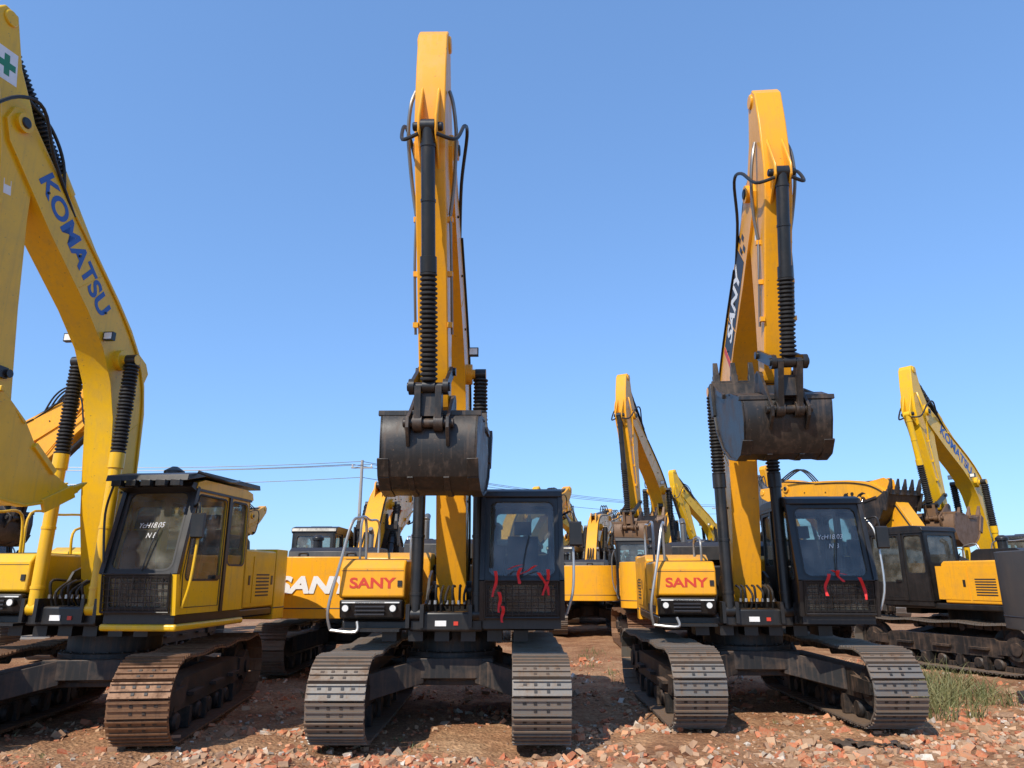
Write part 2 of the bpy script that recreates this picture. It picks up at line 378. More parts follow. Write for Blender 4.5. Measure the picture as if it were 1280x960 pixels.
    for x in (x0,x1):
        mb.beam((x,FM[0],FM[1]),(x,FT[0]+.01,FT[1]),.06,.07,BK if pm=='yellow' else CB); mb.beam((x,FB[0],FB[1]),(x,FM[0],FM[1]),.06,.07,CB)
        mb.beam((x,mid,1.37),(x,mid,2.98),.05,.07,BK)
        mb.beam((x,FT[0],2.97),(x,RT[0],2.97),.055,.08,BK)
    s_=x1+.004
    mb.tube([(s_,-1.52,1.45),(s_,-.60,1.45),(s_,-.60,2.88),(s_,-1.36,2.88),(s_,-1.56,1.86),(s_,-1.52,1.45)],.006,M['rubber'],n=5,sub=1)
    mb.box(x1+.005,x1+.035,-.78,-.64,1.80,1.85,BK)
    mb.obj('cab_shell',UP)
    mb=MB()
    mb.prism([(-1.50,2.96),(-1.47,3.04),(-1.30,3.09),(-.1,3.10),(.12,3.06),(.16,2.96)],x0-.03,x1+.03,BK if cabm=='black' else CB)
    mb.prism([(-1.0,3.095),(-.95,3.13),(-.45,3.13),(-.4,3.095)],x0+.25,x1-.25,BK)
    if hasvisor:
        mb.prism([(-1.82,3.02),(-1.80,3.10),(-1.40,3.18),(.25,3.20),(.28,3.13),(-1.38,3.12)],x0-.07,x1+.07,BK)
        for i in range(5): mb.box(x0+.04+i*.2,x0+.17+i*.2,-1.86,-1.78,2.95,3.03,BK)
        mb.rings((x0+.3,-.9,3.18),(x0+.3,-.9,3.34),[(0,.14),(.6,.14),(1,.04)],BK,16)
        mb.tube([(x1+.07,-1.6,3.16),(x1+.34,-1.35,3.06),(x1+.1,-.5,3.17)],.022,BK)
        mb.tube([(x0+.05,-1.82,2.95),(x0-.02,-1.80,2.6),(x0+.04,-1.78,2.0)],.016,BK)
        mb.prism([(-1.62,2.96),(-1.58,3.03),(-1.48,3.03),(-1.44,2.90)],x0-.02,x1+.02,BK)
    mb.obj('cab_roof',UP,bevel=.02,seg=3)
    mb=MB()
    S=M['seat']
    mb.box(x0+.28,x0+.78,-.85,-.35,1.75,1.88,S); mb.prism([(-.45,1.85),(-.25,2.5),(-.12,2.5),(-.3,1.85)],x0+.3,x0+.76,S); mb.prism([(-.26,2.52),(-.22,2.72),(-.12,2.72),(-.14,2.52)],x0+.4,x0+.66,S)
    mb.box(x0+.35,x0+.7,-.8,-.4,1.38,1.75,S)
    for x in (x0+.16,x0+.83): mb.box(x,x+.1,-1.0,-.3,1.9,2.02,S); mb.cyl((x+.05,-.98,2.0),(x+.05,-1.02,2.22),.02,S)
    for x in (x0+.4,x0+.58): mb.tube([(x,-1.3,1.38),(x,-1.35,1.75),(x,-1.28,1.9)],.014,S)
    mb.box(x0+.10,x0+.28,-1.5,-1.2,1.38,2.15,S); mb.box(x0+.12,x0+.30,-1.42,-1.38,2.15,2.32,S)
    mb.tube([(x0+.52,-1.71,1.9),(x0+.56,-1.66,2.2),(x0+.62,-1.60,2.45)],.010,BK)
    mb.obj('cab_interior',UP,bevel=.015)
    if note:
        for i,(tx,zz) in enumerate(((note,2.47),('N B',2.34))): text('windscreen_note',tx,UP,((x0+x1)/2+.03*i,-1.725+.26*(zz-1.86)/1.12,zz),(1,0,.05),(0,.226,.974),.10,M['white'],bold=-.012,shear=.3,sx=.9)
    if guard:
        mb=MB(); gm=BK
        for i in range(12):
            x=x0+.06+i*(x1-x0-.12)/11; mb.tube([(x,-1.72,1.42),(x,-1.76,1.84)],.006,gm,n=6)
        for i in range(6):
            z=1.44+i*.078; yy=-1.72-.04*(z-1.42)/.42; mb.tube([(x0+.05,yy,z),(x1-.05,yy,z)],.006,gm,n=6)
        mb.tube([(x0+.04,-1.71,1.40),(x0+.04,-1.77,1.86),(x1-.04,-1.77,1.86),(x1-.04,-1.71,1.40),(x0+.04,-1.71,1.40)],.013,gm,sub=1)
        mb.obj('window_guard',UP)
    if ribbon:
        mb=MB()
        def rib(x,z,dx,ln):
            w=.045; vs=[];fs=[];n=9
            for i in range(n+1):
                t=i/n; cx=x+dx*t+.018*math.sin(5*t+x*9); yy=-1.79-.02*math.sin(7*t+x)
                ww=w*(1-.5*t*abs(math.sin(5*t+x*5)))
                vs+= [(cx-ww/2,yy,z-ln*t),(cx+ww/2,yy-.012,z-ln*t)]
            fs=[(2*i,2*i+1,2*i+3,2*i+2) for i in range(n)]
            mb.add(vs,fs,M['red'])
        for a in ribbon: rib(*a)
        mb.obj('red_ribbon',UP)
    # ---- boom
    al=rad(alpha); FT0=V((0,-.48,1.72))
    u=V((0,-math.cos(al),math.sin(al))); v=V((0,math.sin(al),math.cos(al)))
    k=L/6.1
    B=lambda a,b,x=0: FT0+u*a*k+v*b+V((x,0,0))
    out=[(-.2,-.1),(-.1,-.2),(1.0,.10),(1.7,.36),(2.25,.58),(2.75,.68),(3.25,.66),(3.8,.50),(4.8,.10),(5.9,-.26),(6.15,-.22),(6.28,-.05),(6.28,.1),(6.15,.2),
         (5.6,.42),(4.6,.88),(3.8,1.22),(3.35,1.38),(2.95,1.46),(2.5,1.43),(2.1,1.30),(1.5,.98),(.7,.50),(0.0,.22),(-.18,.12)]
    mb=MB()
    pts=[(B(a,b).y,B(a,b).z) for a,b in out]
    mb.prism(pts,-.215,.215,P)
    mb.cyl(B(3.0,.96,-.50),B(3.0,.96,.50),.075,P); mb.cyl(B(3.0,.96,-.30),B(3.0,.96,.30),.15,P)
    for x in (-.12,.08):
        mb.prism([(B(*q).y,B(*q).z) for q in ((2.3,1.3),(2.62,1.72),(2.78,1.72),(3.3,1.35))],x,x+.04,P)
    mb.cyl(B(6.1,-.0,-.27),B(6.1,0,.27),.12,P)
    mb.cyl(B(0,0,-.30),B(0,0,.30),.13,BK)
    for x in (-.2165,.2165):
        for a in (1.9,4.1): mb.tube([B(a,(.48 if a<3 else .42),x),B(a+.12,(1.2 if a<3 else 1.04),x)],.006,P,n=5,sub=1)
    mb.obj('boom',UP,bevel=.018,angle=30)
    mb=MB()
    for x in (-.42,.42):
        hyd(mb,(x,-1.22,1.42),B(3.0,.96,x),.085,.60 if bellow else .55,CY,bellow,.105)
        mb.box(x-.12,x-.07,-1.32,-1.0,1.25,1.55,BK); mb.box(x+.07,x+.12,-1.32,-1.0,1.25,1.55,BK)
    mb.obj('boom_cylinders',UP)
    # ---- stick
    be=rad(beta)
    T=B(6.1,0); su=V((0,math.sin(be),-math.cos(be))); sv=V((0,-math.cos(be),-math.sin(be)))
    kk=sticklen/3.1
    Sx=lambda a,b,x=0: T+su*a*(kk if a>0 else 1)+sv*b+V((x,0,0))
    so=[(-1.32,.10),(-1.35,.30),(-1.24,.42),(-.75,.55),(-.1,.66),(.35,.63),(.9,.52),(2.0,.33),(3.0,.15),(3.16,.10),(3.22,0),(3.16,-.11),(3.0,-.14),(2.0,-.16),(1.0,-.22),(.35,-.30),(.0,-.30),(-.3,-.18),(-.7,0)]
    mb=MB()
    mb.prism([(Sx(*q).y,Sx(*q).z) for q in so],-.175,.175,P)
    for x in (-.11,.08):
        mb.prism([(Sx(*q).y,Sx(*q).z) for q in ((-.65,.5),(-.05,.88),(.12,.88),(.5,.58))],x,x+.035,P)
    mb.cyl(Sx(-1.22,.22,-.2),Sx(-1.22,.22,.2),.10,P); mb.cyl(Sx(3.1,0,-.24),Sx(3.1,0,.24),.09,BK)
    mb.cyl(Sx(0,0,-.29),Sx(0,0,.29),.07,BK); mb.cyl(Sx(.05,.8,-.17),Sx(.05,.8,.17),.05,BK)
    mb.obj('stick',UP,bevel=.016,angle=30)
    mb=MB()
    if label:
        for x in (-.1765,.1765):
            q=Sx(.75,.12,x); mb.obox(q,V((.0012,0,0)),su*.09,sv*.055,M['white']); q=Sx(.70,.12,x*1.008); mb.obox(q,V((.0012,0,0)),su*.035,sv*.045,M['yellow'])
        if pm=='yellow':
            q=Sx(-.62,.24,.1765); mb.obox(q,V((.0012,0,0)),su*.20,sv*.16,M['white'])
            q=Sx(-.62,.24,.1785); mb.obox(q,V((.0012,0,0)),su*.13,sv*.04,M['green']); mb.obox(q+V((.0003,0,0)),V((.0014,0,0)),su*.04,sv*.13,M['green'])
        mb.box(-1.30,-1.02,-1.2235,-1.2215,1.68,1.74,M['white']) if pm=='yellow' else None
        mb.box(-1.486,-1.484,-.9,-.2,1.7,1.72,M['dark'])
        mb.box(-.15,.0,-1.262,-1.252,1.27,1.34,M['white']); mb.box(.1,.16,-1.262,-1.252,1.28,1.33,M['redp'])
        mb.obj('labels',UP)
    # ---- bucket frame
    Bp=Sx(3.1,0); cr=rad(curl); hw=bw/2
    def W(y,z,x=0):
        return Bp+V((x,y*math.cos(cr)-z*math.sin(cr),y*math.sin(cr)+z*math.cos(cr)))
    mb=MB()
    hyd(mb,B(2.7,1.62),Sx(-1.22,.22),.085,.62,CY,True,.10)
    K=Bp+V((0,-.62,.04)) if curl>-25 else Bp+V((0,-.60,.44)); Q=W(-.54,-.42)
    hyd(mb,Sx(.05,.80),K,.078,.56 if curl>-25 else .64,CY,True,bellows_b)
    for x in (-.21,.17):
        mb.beam(Sx(2.72,-.02,x+.02),K+V((x+.02,0,0)),.04,.13,BK)
        mb.cyl(K+V((x-.01,0,0)),K+V((x+.05,0,0)),.09,BK)
    mb.cyl(Sx(2.72,-.02,-.24),Sx(2.72,-.02,.24),.05,BK)
    mb.cyl(K+V((-.24,0,0)),K+V((.24,0,0)),.05,BK)
    for x in (-.15,.08): mb.beam(K+V((x+.035,0,0)),Q+V((x+.035,0,0)),.07,.17,M[bucketm])
    mb.beam(K*.5+Q*.5+V((-.12,.03,0)),K*.5+Q*.5+V((.12,.03,0)),.26,.10,M[bucketm],up=(0,0,1))
    for x in (-.115,.115): mb.cyl(Q+V((x-.05,0,0)),Q+V((x+.05,0,0)),.095,M[bucketm])
    mb.obj('cylinders_and_linkage',UP)
    mb=MB(); H=M['rubber']; PI=M['pipe'] if (pm=='orange' and detail>1) else P
    for x in (-.20,.20):
        s=1 if x>0 else -1
        mb.tube([Sx(.9,.30,x),Sx(.5,.34,x+s*.05),Sx(.0,.42,x+s*.08),Sx(-.35,.45,x+s*.05),Sx(-.55,.40,x)],.022,PI)
        mb.tube([Sx(.9,.30,x),Sx(1.5,.30,x+s*.015),Sx(2.3,.20,x+s*.015)],.016,PI)
        for a in (.95,1.6,2.2): mb.obox(Sx(a,.28,x),V((.03,0,0)),su*.03,sv*.035,P)
        mb.tube([Sx(.15,.85,x*.5),Sx(.15,.70,x+s*.10),Sx(-.2,.25,x+s*.16),Sx(-.25,-.15,x+s*.16),B(5.7,.38,x+s*.06),B(5.0,.62,x)],.022,H)
        mb.tube([B(5.0,.62,x+s*.03),B(4.2,.98,x+s*.03),B(3.5,1.25,x+s*.03),B(2.9,1.38,x+s*.03),B(2.3,1.3,x+s*.03),B(1.4,.86,x+s*.03),B(.4,.4,x+s*.03),B(-.2,.3,x)],.016,P if pm!='orange' else H)
    for i in range(3):
        x=-.1+i*.1
        mb.tube([B(5.2,.62,x),B(5.7,.75,x),B(6.1,.65,x),Sx(-.4,-.25,x),Sx(-.5,-.08,x)],.022,H)
        mb.tube([(x,-.1,1.9),(x,-.05,2.25),B(.6,.65,x),B(1.2,.86,x)],.026,H)
    for a,b in ((1.2,.45),(2.0,.8),(3.7,.85),(4.5,.55),(5.3,.2)):
        for x in (-.225,.225): mb.cyl(B(a,b,x-.01),B(a,b,x+.01),.018,BK,n=8)
    for x in (-.30,.30) if pm=='yellow' else (.34,):
        q=B(3.35,.8,x); mb.box(q.x-.07,q.x+.07,q.y-.12,q.y-.05,q.z-.06,q.z+.06,BK); mb.box(q.x-.055,q.x+.055,q.y-.125,q.y-.119,q.z-.045,q.z+.045,M['lamp']); mb.beam(q,q+V((-.1 if x>0 else .1,0,0)),.03,.03,BK)
    mb.obj('hoses_and_pipes',UP)
    # ---- bucket
    mb=MB(); BM=M[bucketm]
    prof=[(.04,-.19),(-.20,-.22),(-.40,-.25),(-.47,-.33),(-.50,-.55),(-.47,-.80),(-.36,-.98),(-.14,-1.07),(.2,-1.07),(.55,-.95),(.85,-.70),(1.05,-.38),(1.18,.02)]
    def tw(i):
        return hw*(1-.10*math.sin(math.pi*min(1,i/10)))
    cen=(.3,-.45); ins=[]
    for p in prof:
        d=V((cen[0]-p[0],cen[1]-p[1])).normalized()*.04; ins.append((p[0]+d.x,p[1]+d.y))
    n=len(prof)
    vs=[W(*p,-tw(i)) for i,p in enumerate(prof)]+[W(*p,tw(i)) for i,p in enumerate(prof)]+[W(*p,-tw(i)) for i,p in enumerate(ins)]+[W(*p,tw(i)) for i,p in enumerate(ins)]
    fs=[]
    for i in range(n-1):
        fs+=[(i,i+1,n+i+1,n+i),(2*n+i+1,2*n+i,3*n+i,3*n+i+1)]
    fs+=[(0,n,3*n,2*n),(n-1,2*n+n-1,3*n+n-1,n+n-1)]
    mb.add(vs,fs,BM)
    side=[(p,tw(i)) for i,p in enumerate(prof)]+[((.80,-.14),hw*.97),((.35,-.20),hw*.98)]
    m2=len(side)
    for s in (-1,1):
        vs=[W(*p,s*(t+.003)) for p,t in side]+[W(*p,s*(t-.027)) for p,t in side]
        f=[tuple(range(m2)),tuple(range(2*m2-1,m2-1,-1))]+[(i,m2+i,m2+(i+1)%m2,(i+1)%m2) for i in range(m2)]
        if s>0: f=[q[::-1] for q in f]
        mb.add(vs,f,BM)
        for j in range(5,11):
            a=prof[j];b=prof[j+1]; mb.beam(W(*a,s*(tw(j)-.04)),W(*b,s*(tw(j+1)-.04)),.13,.03,BM)
        mb.beam(W(1.02,-.5,s*(hw+.01)),W(1.17,-.02,s*(hw+.02)),.045,.16,BM)
        mb.beam(W(.35,-.22,s*(hw+.0)),W(.80,-.14,s*hw),.045,.07,BM)
    mb.beam(W(-.43,-.27,-hw*.98),W(-.43,-.27,hw*.98),.06,.05,BM,up=(0,0,1))
    for j in range(6,10):
        a=prof[j];b=prof[j+1]
        for x in (-.2,.2): mb.beam(W(*a,x),W(*b,x),.07,.03,BM)
    mb.beam(W(1.18,-.03,-hw),W(1.18,-.03,hw),.045,.14,BM,up=(0,1,0))
    for i in range(5):
        x=-hw+.08+i*(bw-.16)/4
        a=W(1.17,-.08,x); b=W(1.24,.12,x); c2=W(1.29,.32,x)
        mb.beam(a,b,.10,.09,BM); d=(c2-b)
        e=V((1,0,0)); nn=d.cross(e).normalized()
        vs=[b-e*.042-nn*.04,b+e*.042-nn*.04,b+e*.042+nn*.04,b-e*.042+nn*.04,c2-e*.035-nn*.006,c2+e*.035-nn*.006,c2+e*.035+nn*.006,c2-e*.035+nn*.006]
        mb.add(vs,[(0,3,2,1),(4,5,6,7),(0,1,5,4),(1,2,6,5),(2,3,7,6),(3,0,4,7)],BM)
    for x in (-.24,.20):
        e=[(.10,.06),(.0,.10),(-.14,.05),(-.50,-.28),(-.64,-.38),(-.64,-.50),(-.50,-.68),(-.46,-.30),(-.2,-.2),(.16,-.18)]
        m2=len(e); vs=[W(*p,x) for p in e]+[W(*p,x+.04) for p in e]
        mb.add(vs,[tuple(range(m2)),tuple(range(2*m2-1,m2-1,-1))]+[(i,m2+i,m2+(i+1)%m2,(i+1)%m2) for i in range(m2)],BM)
    mb.cyl(W(-.54,-.42,-.28),W(-.54,-.42,.28),.05,BM)
    mb.obj('bucket',UP,bevel=.008,seg=2)
    if frontlogo: text('front_lettering',brand,UP,(-1.03,-1.2235,1.82),(1,0,0),(0,0,1),.19,M['redp'] if brand=='SANY' else M['blue'],bold=.03,sx=1.3)
    if modeltext: text('side_lettering',modeltext,UP,(1.496,.66,1.62),(0,1,0),(0,0,1),.17,M['dark'],bold=.02,shear=.15)
    if boomtext:
        t,side,mat,size,bg,pos,vo=boomtext
        if side>0: o=B(pos,vo,.2175)
        else: o=B(pos,vo,-.2175)
        sl=math.atan2(-1.14,3.3)
        du=u*math.cos(sl)+v*math.sin(sl); dv=v*math.cos(sl)-u*math.sin(sl)
        ex=-du if side>0 else du; ey=dv
        if bg:
            mbb=MB(); w=size*len(t)*.50
            oo=V(o)+V((-.0015 if side>0 else .0015,0,0)); mbb.obox(oo,ex*w,ey*size*.56,V((.002,0,0)),M['dark'])
            mbb.obox(oo-ex*(w+.07),ex*.05,ey*size*.56,V((.002,0,0)),M['redp'])
            for i in range(3):
                for j in (-1,0,1):
                    if (i+j)%2==0: mbb.obox(oo+ex*(w+.07+i*.1)+ey*size*.36*j,ex*.04,ey*size*.16,V((.002,0,0)),M['dark'])
            mbb.obj('boom_decal',UP)
            o=V(o)+V((.004 if side>0 else -.004,0,0))
        text('boom_lettering',t,UP,o,ex,ey,size,mat,bold=.03,sx=1.12)
    if cwtext:
        t,where,mat,size=cwtext
        if where=='rear': text('counterweight_lettering',t,UP,(.1,2.985,1.74),(-1,0,0),(0,0,1),size,mat,bold=.045,sx=1.35,shear=.2)
    return root
# ---------------------------------------------------------------- machines
Wt=M['white']
BT=('SANY',-1,Wt,.42,True,4.45,.58)
excavator((-.86,11.30),0,-1.0,'orange',59,11,gauge=1.21,boomtext=BT,label=True,curl=-6,
   ribbon=[(.68,1.98,-.02,.32),(.72,1.72,.02,.25),(1.0,2.02,-.03,.2),(1.25,1.96,.12,.28),(1.36,2.0,-.06,.32),(1.22,2.05,-.25,.12),(.76,1.55,.02,.2),(1.02,2.06,-.2,.06)])
excavator((3.76,12.3),0,-4.8,'orange',59.5,8,gauge=1.30,boomtext=BT,sticklen=2.55,label=True,curl=12,bw=1.2,note='YcH18.03',
   ribbon=[(.86,1.95,-.04,.3),(1.0,2.0,.05,.16),(1.3,1.9,.06,.3),(.9,2.0,.2,.06)])
excavator((-5.82,11.10),6,-5.8,'yellow',60.5,9,gauge=1.25,L=6.25,sticklen=3.5,steel='rust',bucketm='yellow',cabm='yellow',cylm='yellow',brand='KOMATSU',bw=1.2,upz=.18,curl=-46,
   boomtext=('KOMATSU',1,M['blue'],.38,False,4.6,.52),hasvisor=True,frontlogo=False,cabx=(.82,1.80),note='YcH18.05',modeltext='240',label=True)
# second row, seen from behind
excavator((-3.75,17.6),180,178,'orange',26,60,detail=1,cwtext=('SANY','rear',Wt,.43),frontlogo=False,curl=20)
excavator((-15.4,18.6),80,76,'orange',46,40,detail=1,boomtext=('SANY',1,Wt,.42,True,4.3,.62),frontlogo=False)
# mid distance
excavator((5.6,25.6),0,-30,'orange',58,4,detail=1,bucketm='bucketrust',boomtext=BT,steel='rust')
excavator((4.7,22.0),178,172,'orange',22,72,detail=1,steel='rust',frontlogo=False)
excavator((2.9,28.5),178,165,'orange',28,60,detail=1,frontlogo=False)
excavator((3.9,35.0),178,160,'orange',32,60,detail=1,frontlogo=False)
excavator((4.8,43.0),0,-35,'yellow',40,40,detail=1,frontlogo=False)
excavator((8.8,39.0),0,-25,'orange',52,20,detail=1,frontlogo=False,bucketm='bucketrust')
excavator((12.8,44.0),0,-50,'yellow',55,20,detail=1,frontlogo=False)
excavator((17.0,37.0),0,-60,'orange',45,30,detail=1,frontlogo=False)
excavator((1.9,39.0),90,150,'orange',20,70,detail=1,frontlogo=False)
excavator((5.4,54.0),0,-20,'orange',50,20,detail=1,frontlogo=False)
excavator((-0.9,26.0),180,150,'orange',33,50,detail=1,frontlogo=False)
excavator((9.4,25.0),180,168,'grey',38,50,detail=1,cylm='grey',frontlogo=False)
excavator((11.1,17.8),-160,-160,'orange',29,80,detail=1,cwtext=('SANY','rear',M['dark'],.43),frontlogo=False,bellow=False)
excavator((15.1,22.6),-40,-52,'yellow',51,8,detail=1,bucketm='bucketrust',sticklen=2.7,boomtext=('KOMATSU',1,M['blue'],.40,False,4.35,.62),brand='KOMATSU',frontlogo=False,cylm='yellow',curl=-10)
excavator((10.7,10.8),90,90,'grey',20,60,detail=1,frontlogo=False)
excavator((-13.0,27.0),10,170,'orange',28,60,detail=1,frontlogo=False)
excavator((-7.0,30.0),180,170,'yellow',25,60,detail=1,frontlogo=False)
excavator((-10.3,20.5),180,185,'orange',24,70,detail=1,frontlogo=False)
# ---------------------------------------------------------------- ground
def gh(x,y):
    h=0.06*noise.noise(V((x*.35,y*.35,0)))+.07*noise.noise(V((x*1.0,y*1.0,3)))+.035*noise.noise(V((x*3,y*3,7)))+.015*noise.noise(V((x*8,y*8,9)))
    d=math.hypot(x,y-10)
    return h if d<40 else h*max(0,1-(d-40)/60)
def axis(lo,hi,fine_lo,fine_hi,step,n):
    a=[fine_lo+i*step for i in range(int((fine_hi-fine_lo)/step)+1)]
    left=[fine_lo-(fine_lo-lo)*((i/n)**3) for i in range(1,n+1)][::-1]
    right=[a[-1]+(hi-a[-1])*((i/n)**3) for i in range(1,n+1)]
    return left+a+right
xs=axis(-1500,1500,-9,11,.06,30); ys=axis(-60,2500,7.4,14,.06,40)
vs=[(x,y,gh(x,y)-.02) for y in ys for x in xs]; nx=len(xs)
fs=[(j*nx+i,j*nx+i+1,(j+1)*nx+i+1,(j+1)*nx+i) for j in range(len(ys)-1) for i in range(nx-1)]
me=bpy.data.meshes.new('ground'); me.from_pydata(vs,[],fs); me.polygons.foreach_set('use_smooth',[True]*len(fs)); me.update()
gr=bpy.data.objects.new('ground',me); scene.collection.objects.link(gr)
m,nt,b=nmat('dirt_ground'); N=nt.nodes; Lk=nt.links
tc=N.new('ShaderNodeTexCoord')
n1=N.new('ShaderNodeTexNoise'); n1.inputs['Scale'].default_value=.7; n1.inputs['Detail'].default_value=10; n1.inputs['Roughness'].default_value=.7
n2=N.new('ShaderNodeTexNoise'); n2.inputs['Scale'].default_value=14; n2.inputs['Detail'].default_value=8; n2.inputs['Roughness'].default_value=.75
vo=N.new('ShaderNodeTexVoronoi'); vo.inputs['Scale'].default_value=22
for t in (n1,n2,vo): Lk.new(tc.outputs['Object'],t.inputs['Vector'])
r1=N.new('ShaderNodeValToRGB'); e=r1.color_ramp.elements; e[0].position=.34; e[0].color=(.26,.125,.068,1); e[1].position=.66; e[1].color=(.56,.36,.21,1)
e2=r1.color_ramp.elements.new(.5); e2.color=(.42,.235,.13,1)
Lk.new(n1.outputs['Fac'],r1.inputs['Fac'])
r2=N.new('ShaderNodeValToRGB'); e=r2.color_ramp.elements; e[0].position=.35; e[0].color=(.5,.45,.42,1); e[1].position=.7; e[1].color=(1.2,1.17,1.12,1)
Lk.new(n2.outputs['Fac'],r2.inputs['Fac'])
mx=N.new('ShaderNodeMix'); mx.data_type='RGBA'; mx.blend_type='MULTIPLY'; mx.inputs['Factor'].default_value=1
Lk.new(r1.outputs['Color'],mx.inputs['A']); Lk.new(r2.outputs['Color'],mx.inputs['B'])
Lk.new(mx.outputs['Result'],b.inputs['Base Color']); b.inputs['Roughness'].default_value=.95; b.inputs['Specular IOR Level'].default_value=.15
bp=N.new('ShaderNodeBump'); bp.inputs['Strength'].default_value=.8; bp.inputs['Distance'].default_value=.03
ad=N.new('ShaderNodeMath'); Lk.new(n2.outputs['Fac'],ad.inputs[0]); Lk.new(vo.outputs['Distance'],ad.inputs[1]); Lk.new(ad.outputs[0],bp.inputs['Height']); Lk.new(bp.outputs['Normal'],b.inputs['Normal'])
me.materials.append(m)
cols=[(.54,.18,.085),(.47,.14,.07),(.60,.28,.15),(.48,.31,.19),(.52,.38,.27),(.40,.34,.27),(.28,.17,.11),(.6,.54,.46),(.38,.23,.14)]
wts=[6,5,5,6,3,1.5,3,1.5,6]
vs=[];fs=[];cc=[]
def chunk(x,y,s):
    R3=Matrix.Rotation(random.uniform(0,6.3),3,'Z')@Matrix.Rotation(random.gauss(0,.45),3,'X')@Matrix.Rotation(random.gauss(0,.45),3,'Y')
    sx=s*random.uniform(.6,1.3); sy=s*random.uniform(.5,.9); sz=s*random.uniform(.3,.65)
    z=gh(x,y)-.02+sz*random.uniform(-.3,.6)
    o=len(vs)
    c=random.choices(cols,wts)[0]; f=random.uniform(.7,1.2); c=(c[0]*f,c[1]*f,c[2]*f,1)
    for dz in (-1,1):
        for dx,dy in ((-1,-1),(1,-1),(1,1),(-1,1)):
            q=R3@V((dx*sx*random.uniform(.5,1),dy*sy*random.uniform(.5,1),dz*sz*random.uniform(.5,1)))
            vs.append((x+q.x,y+q.y,z+q.z)); cc.append(c)
    for f_ in ((0,3,2,1),(4,5,6,7),(0,1,5,4),(1,2,6,5),(2,3,7,6),(3,0,4,7)): fs.append(tuple(o+i for i in f_))
for i in range(25000):
    y=7.6+ (random.random()**1.5)*12; x=random.uniform(-8.5,10.5)
    dens=noise.noise(V((x*.8,y*.8,11)))*1.3+.42
    if random.random()>dens: continue
    s=min(.11,.008+random.expovariate(1/.018))
    chunk(x,y,s)
for (cx,cy,nn,sp) in ((-1.4,8.8,190,.35),(-3.3,9.0,140,.4),(1.5,8.9,140,.7),(4.2,9.3,300,.9),(6.4,9.9,480,.9),(0.3,8.6,100,.3),(7.5,11.2,250,.9),(-2.9,8.4,110,.3),(-2.9,10.5,120,.3),(1.6,10.5,120,.4)):
    for i in range(nn): chunk(random.gauss(cx,sp),random.gauss(cy,sp*.4),random.uniform(.02,.08))
me=bpy.data.meshes.new('brick_rubble'); me.from_pydata(vs,[],fs)
ca=me.color_attributes.new('Col','FLOAT_COLOR','POINT')
ca.data.foreach_set('color',[q for c in cc for q in c])
m,nt,b=nmat('brick_rubble'); N=nt.nodes
at=N.new('ShaderNodeVertexColor'); at.layer_name='Col'
tc=N.new('ShaderNodeTexCoord'); n1=N.new('ShaderNodeTexNoise'); n1.inputs['Scale'].default_value=35; n1.inputs['Detail'].default_value=5
nt.links.new(tc.outputs['Object'],n1.inputs['Vector'])
mx=N.new('ShaderNodeMix'); mx.data_type='RGBA'; mx.inputs['B'].default_value=(.42,.27,.16,1)
mr=N.new('ShaderNodeMapRange'); mr.inputs['From Min'].default_value=.4; mr.inputs['From Max'].default_value=.7; mr.inputs['To Max'].default_value=.6
nt.links.new(n1.outputs['Fac'],mr.inputs['Value']); nt.links.new(mr.outputs[0],mx.inputs['Factor']); nt.links.new(at.outputs['Color'],mx.inputs['A'])
nt.links.new(mx.outputs['Result'],b.inputs['Base Color']); b.inputs['Roughness'].default_value=.9; b.inputs['Specular IOR Level'].default_value=.2
me.materials.append(m); o=bpy.data.objects.new('brick_rubble',me); scene.collection.objects.link(o)
mb=MB(); vs=[]; W_,H_=26,12
for j in range(H_):
    for i in range(W_):
        x=4.0+i*.036+.03*noise.noise(V((i*.4,j*.4,1))); y=9.55+j*.035+.05*math.sin(i*.25)+.03*noise.noise(V((i*.4,j*.4,5)))
        vs.append((x,y,gh(x,y)+.02+.07*abs(noise.noise(V((i*.28,j*.4,2))))))
mb.add(vs,[(j*W_+i,j*W_+i+1,(j+1)*W_+i+1,(j+1)*W_+i) for j in range(H_-1) for i in range(W_-1) if (i+j*2)%23 and not (j in (0,H_-2) and i%5<2)],M['plastic'])
mb.obj('black_plastic_sheet',angle=60)
def leafmat(name,c1,c2):
    m,nt,b=nmat(name); N=nt.nodes
    tc=N.new('ShaderNodeTexCoord'); n1=N.new('ShaderNodeTexNoise'); n1.inputs['Scale'].default_value=3; n1.inputs['Detail'].default_value=4
    nt.links.new(tc.outputs['Object'],n1.inputs['Vector'])
    r=N.new('ShaderNodeValToRGB'); r.color_ramp.elements[0].position=.35; r.color_ramp.elements[1].position=.65
    r.color_ramp.elements[0].color=(*c1,1); r.color_ramp.elements[1].color=(*c2,1)
    nt.links.new(n1.outputs['Fac'],r.inputs['Fac']); nt.links.new(r.outputs['Color'],b.inputs['Base Color']); b.inputs['Roughness'].default_value=.6
    return m
gm=leafmat('grass_blades',(.09,.11,.035),(.24,.21,.09))
vs=[];fs=[]
def blade(x,y,h,w,lean):
    a=random.uniform(0,6.3); dx,dy=math.cos(a),math.sin(a); b2=random.uniform(0,6.3); ex,ey=math.cos(b2)*w,math.sin(b2)*w; o=len(vs); z=gh(x,y)-.03
    for t,ww in ((0,1),(.45,.8),(.8,.45),(1,.02)):
        px=x+dx*lean*h*t*t; py=y+dy*lean*h*t*t; pz=z+h*t*(1-.25*lean*t)
        vs.append((px-ex*ww,py-ey*ww,pz)); vs.append((px+ex*ww,py+ey*ww,pz))
    for i in range(3): fs.append((o+2*i,o+2*i+1,o+2*i+3,o+2*i+2))
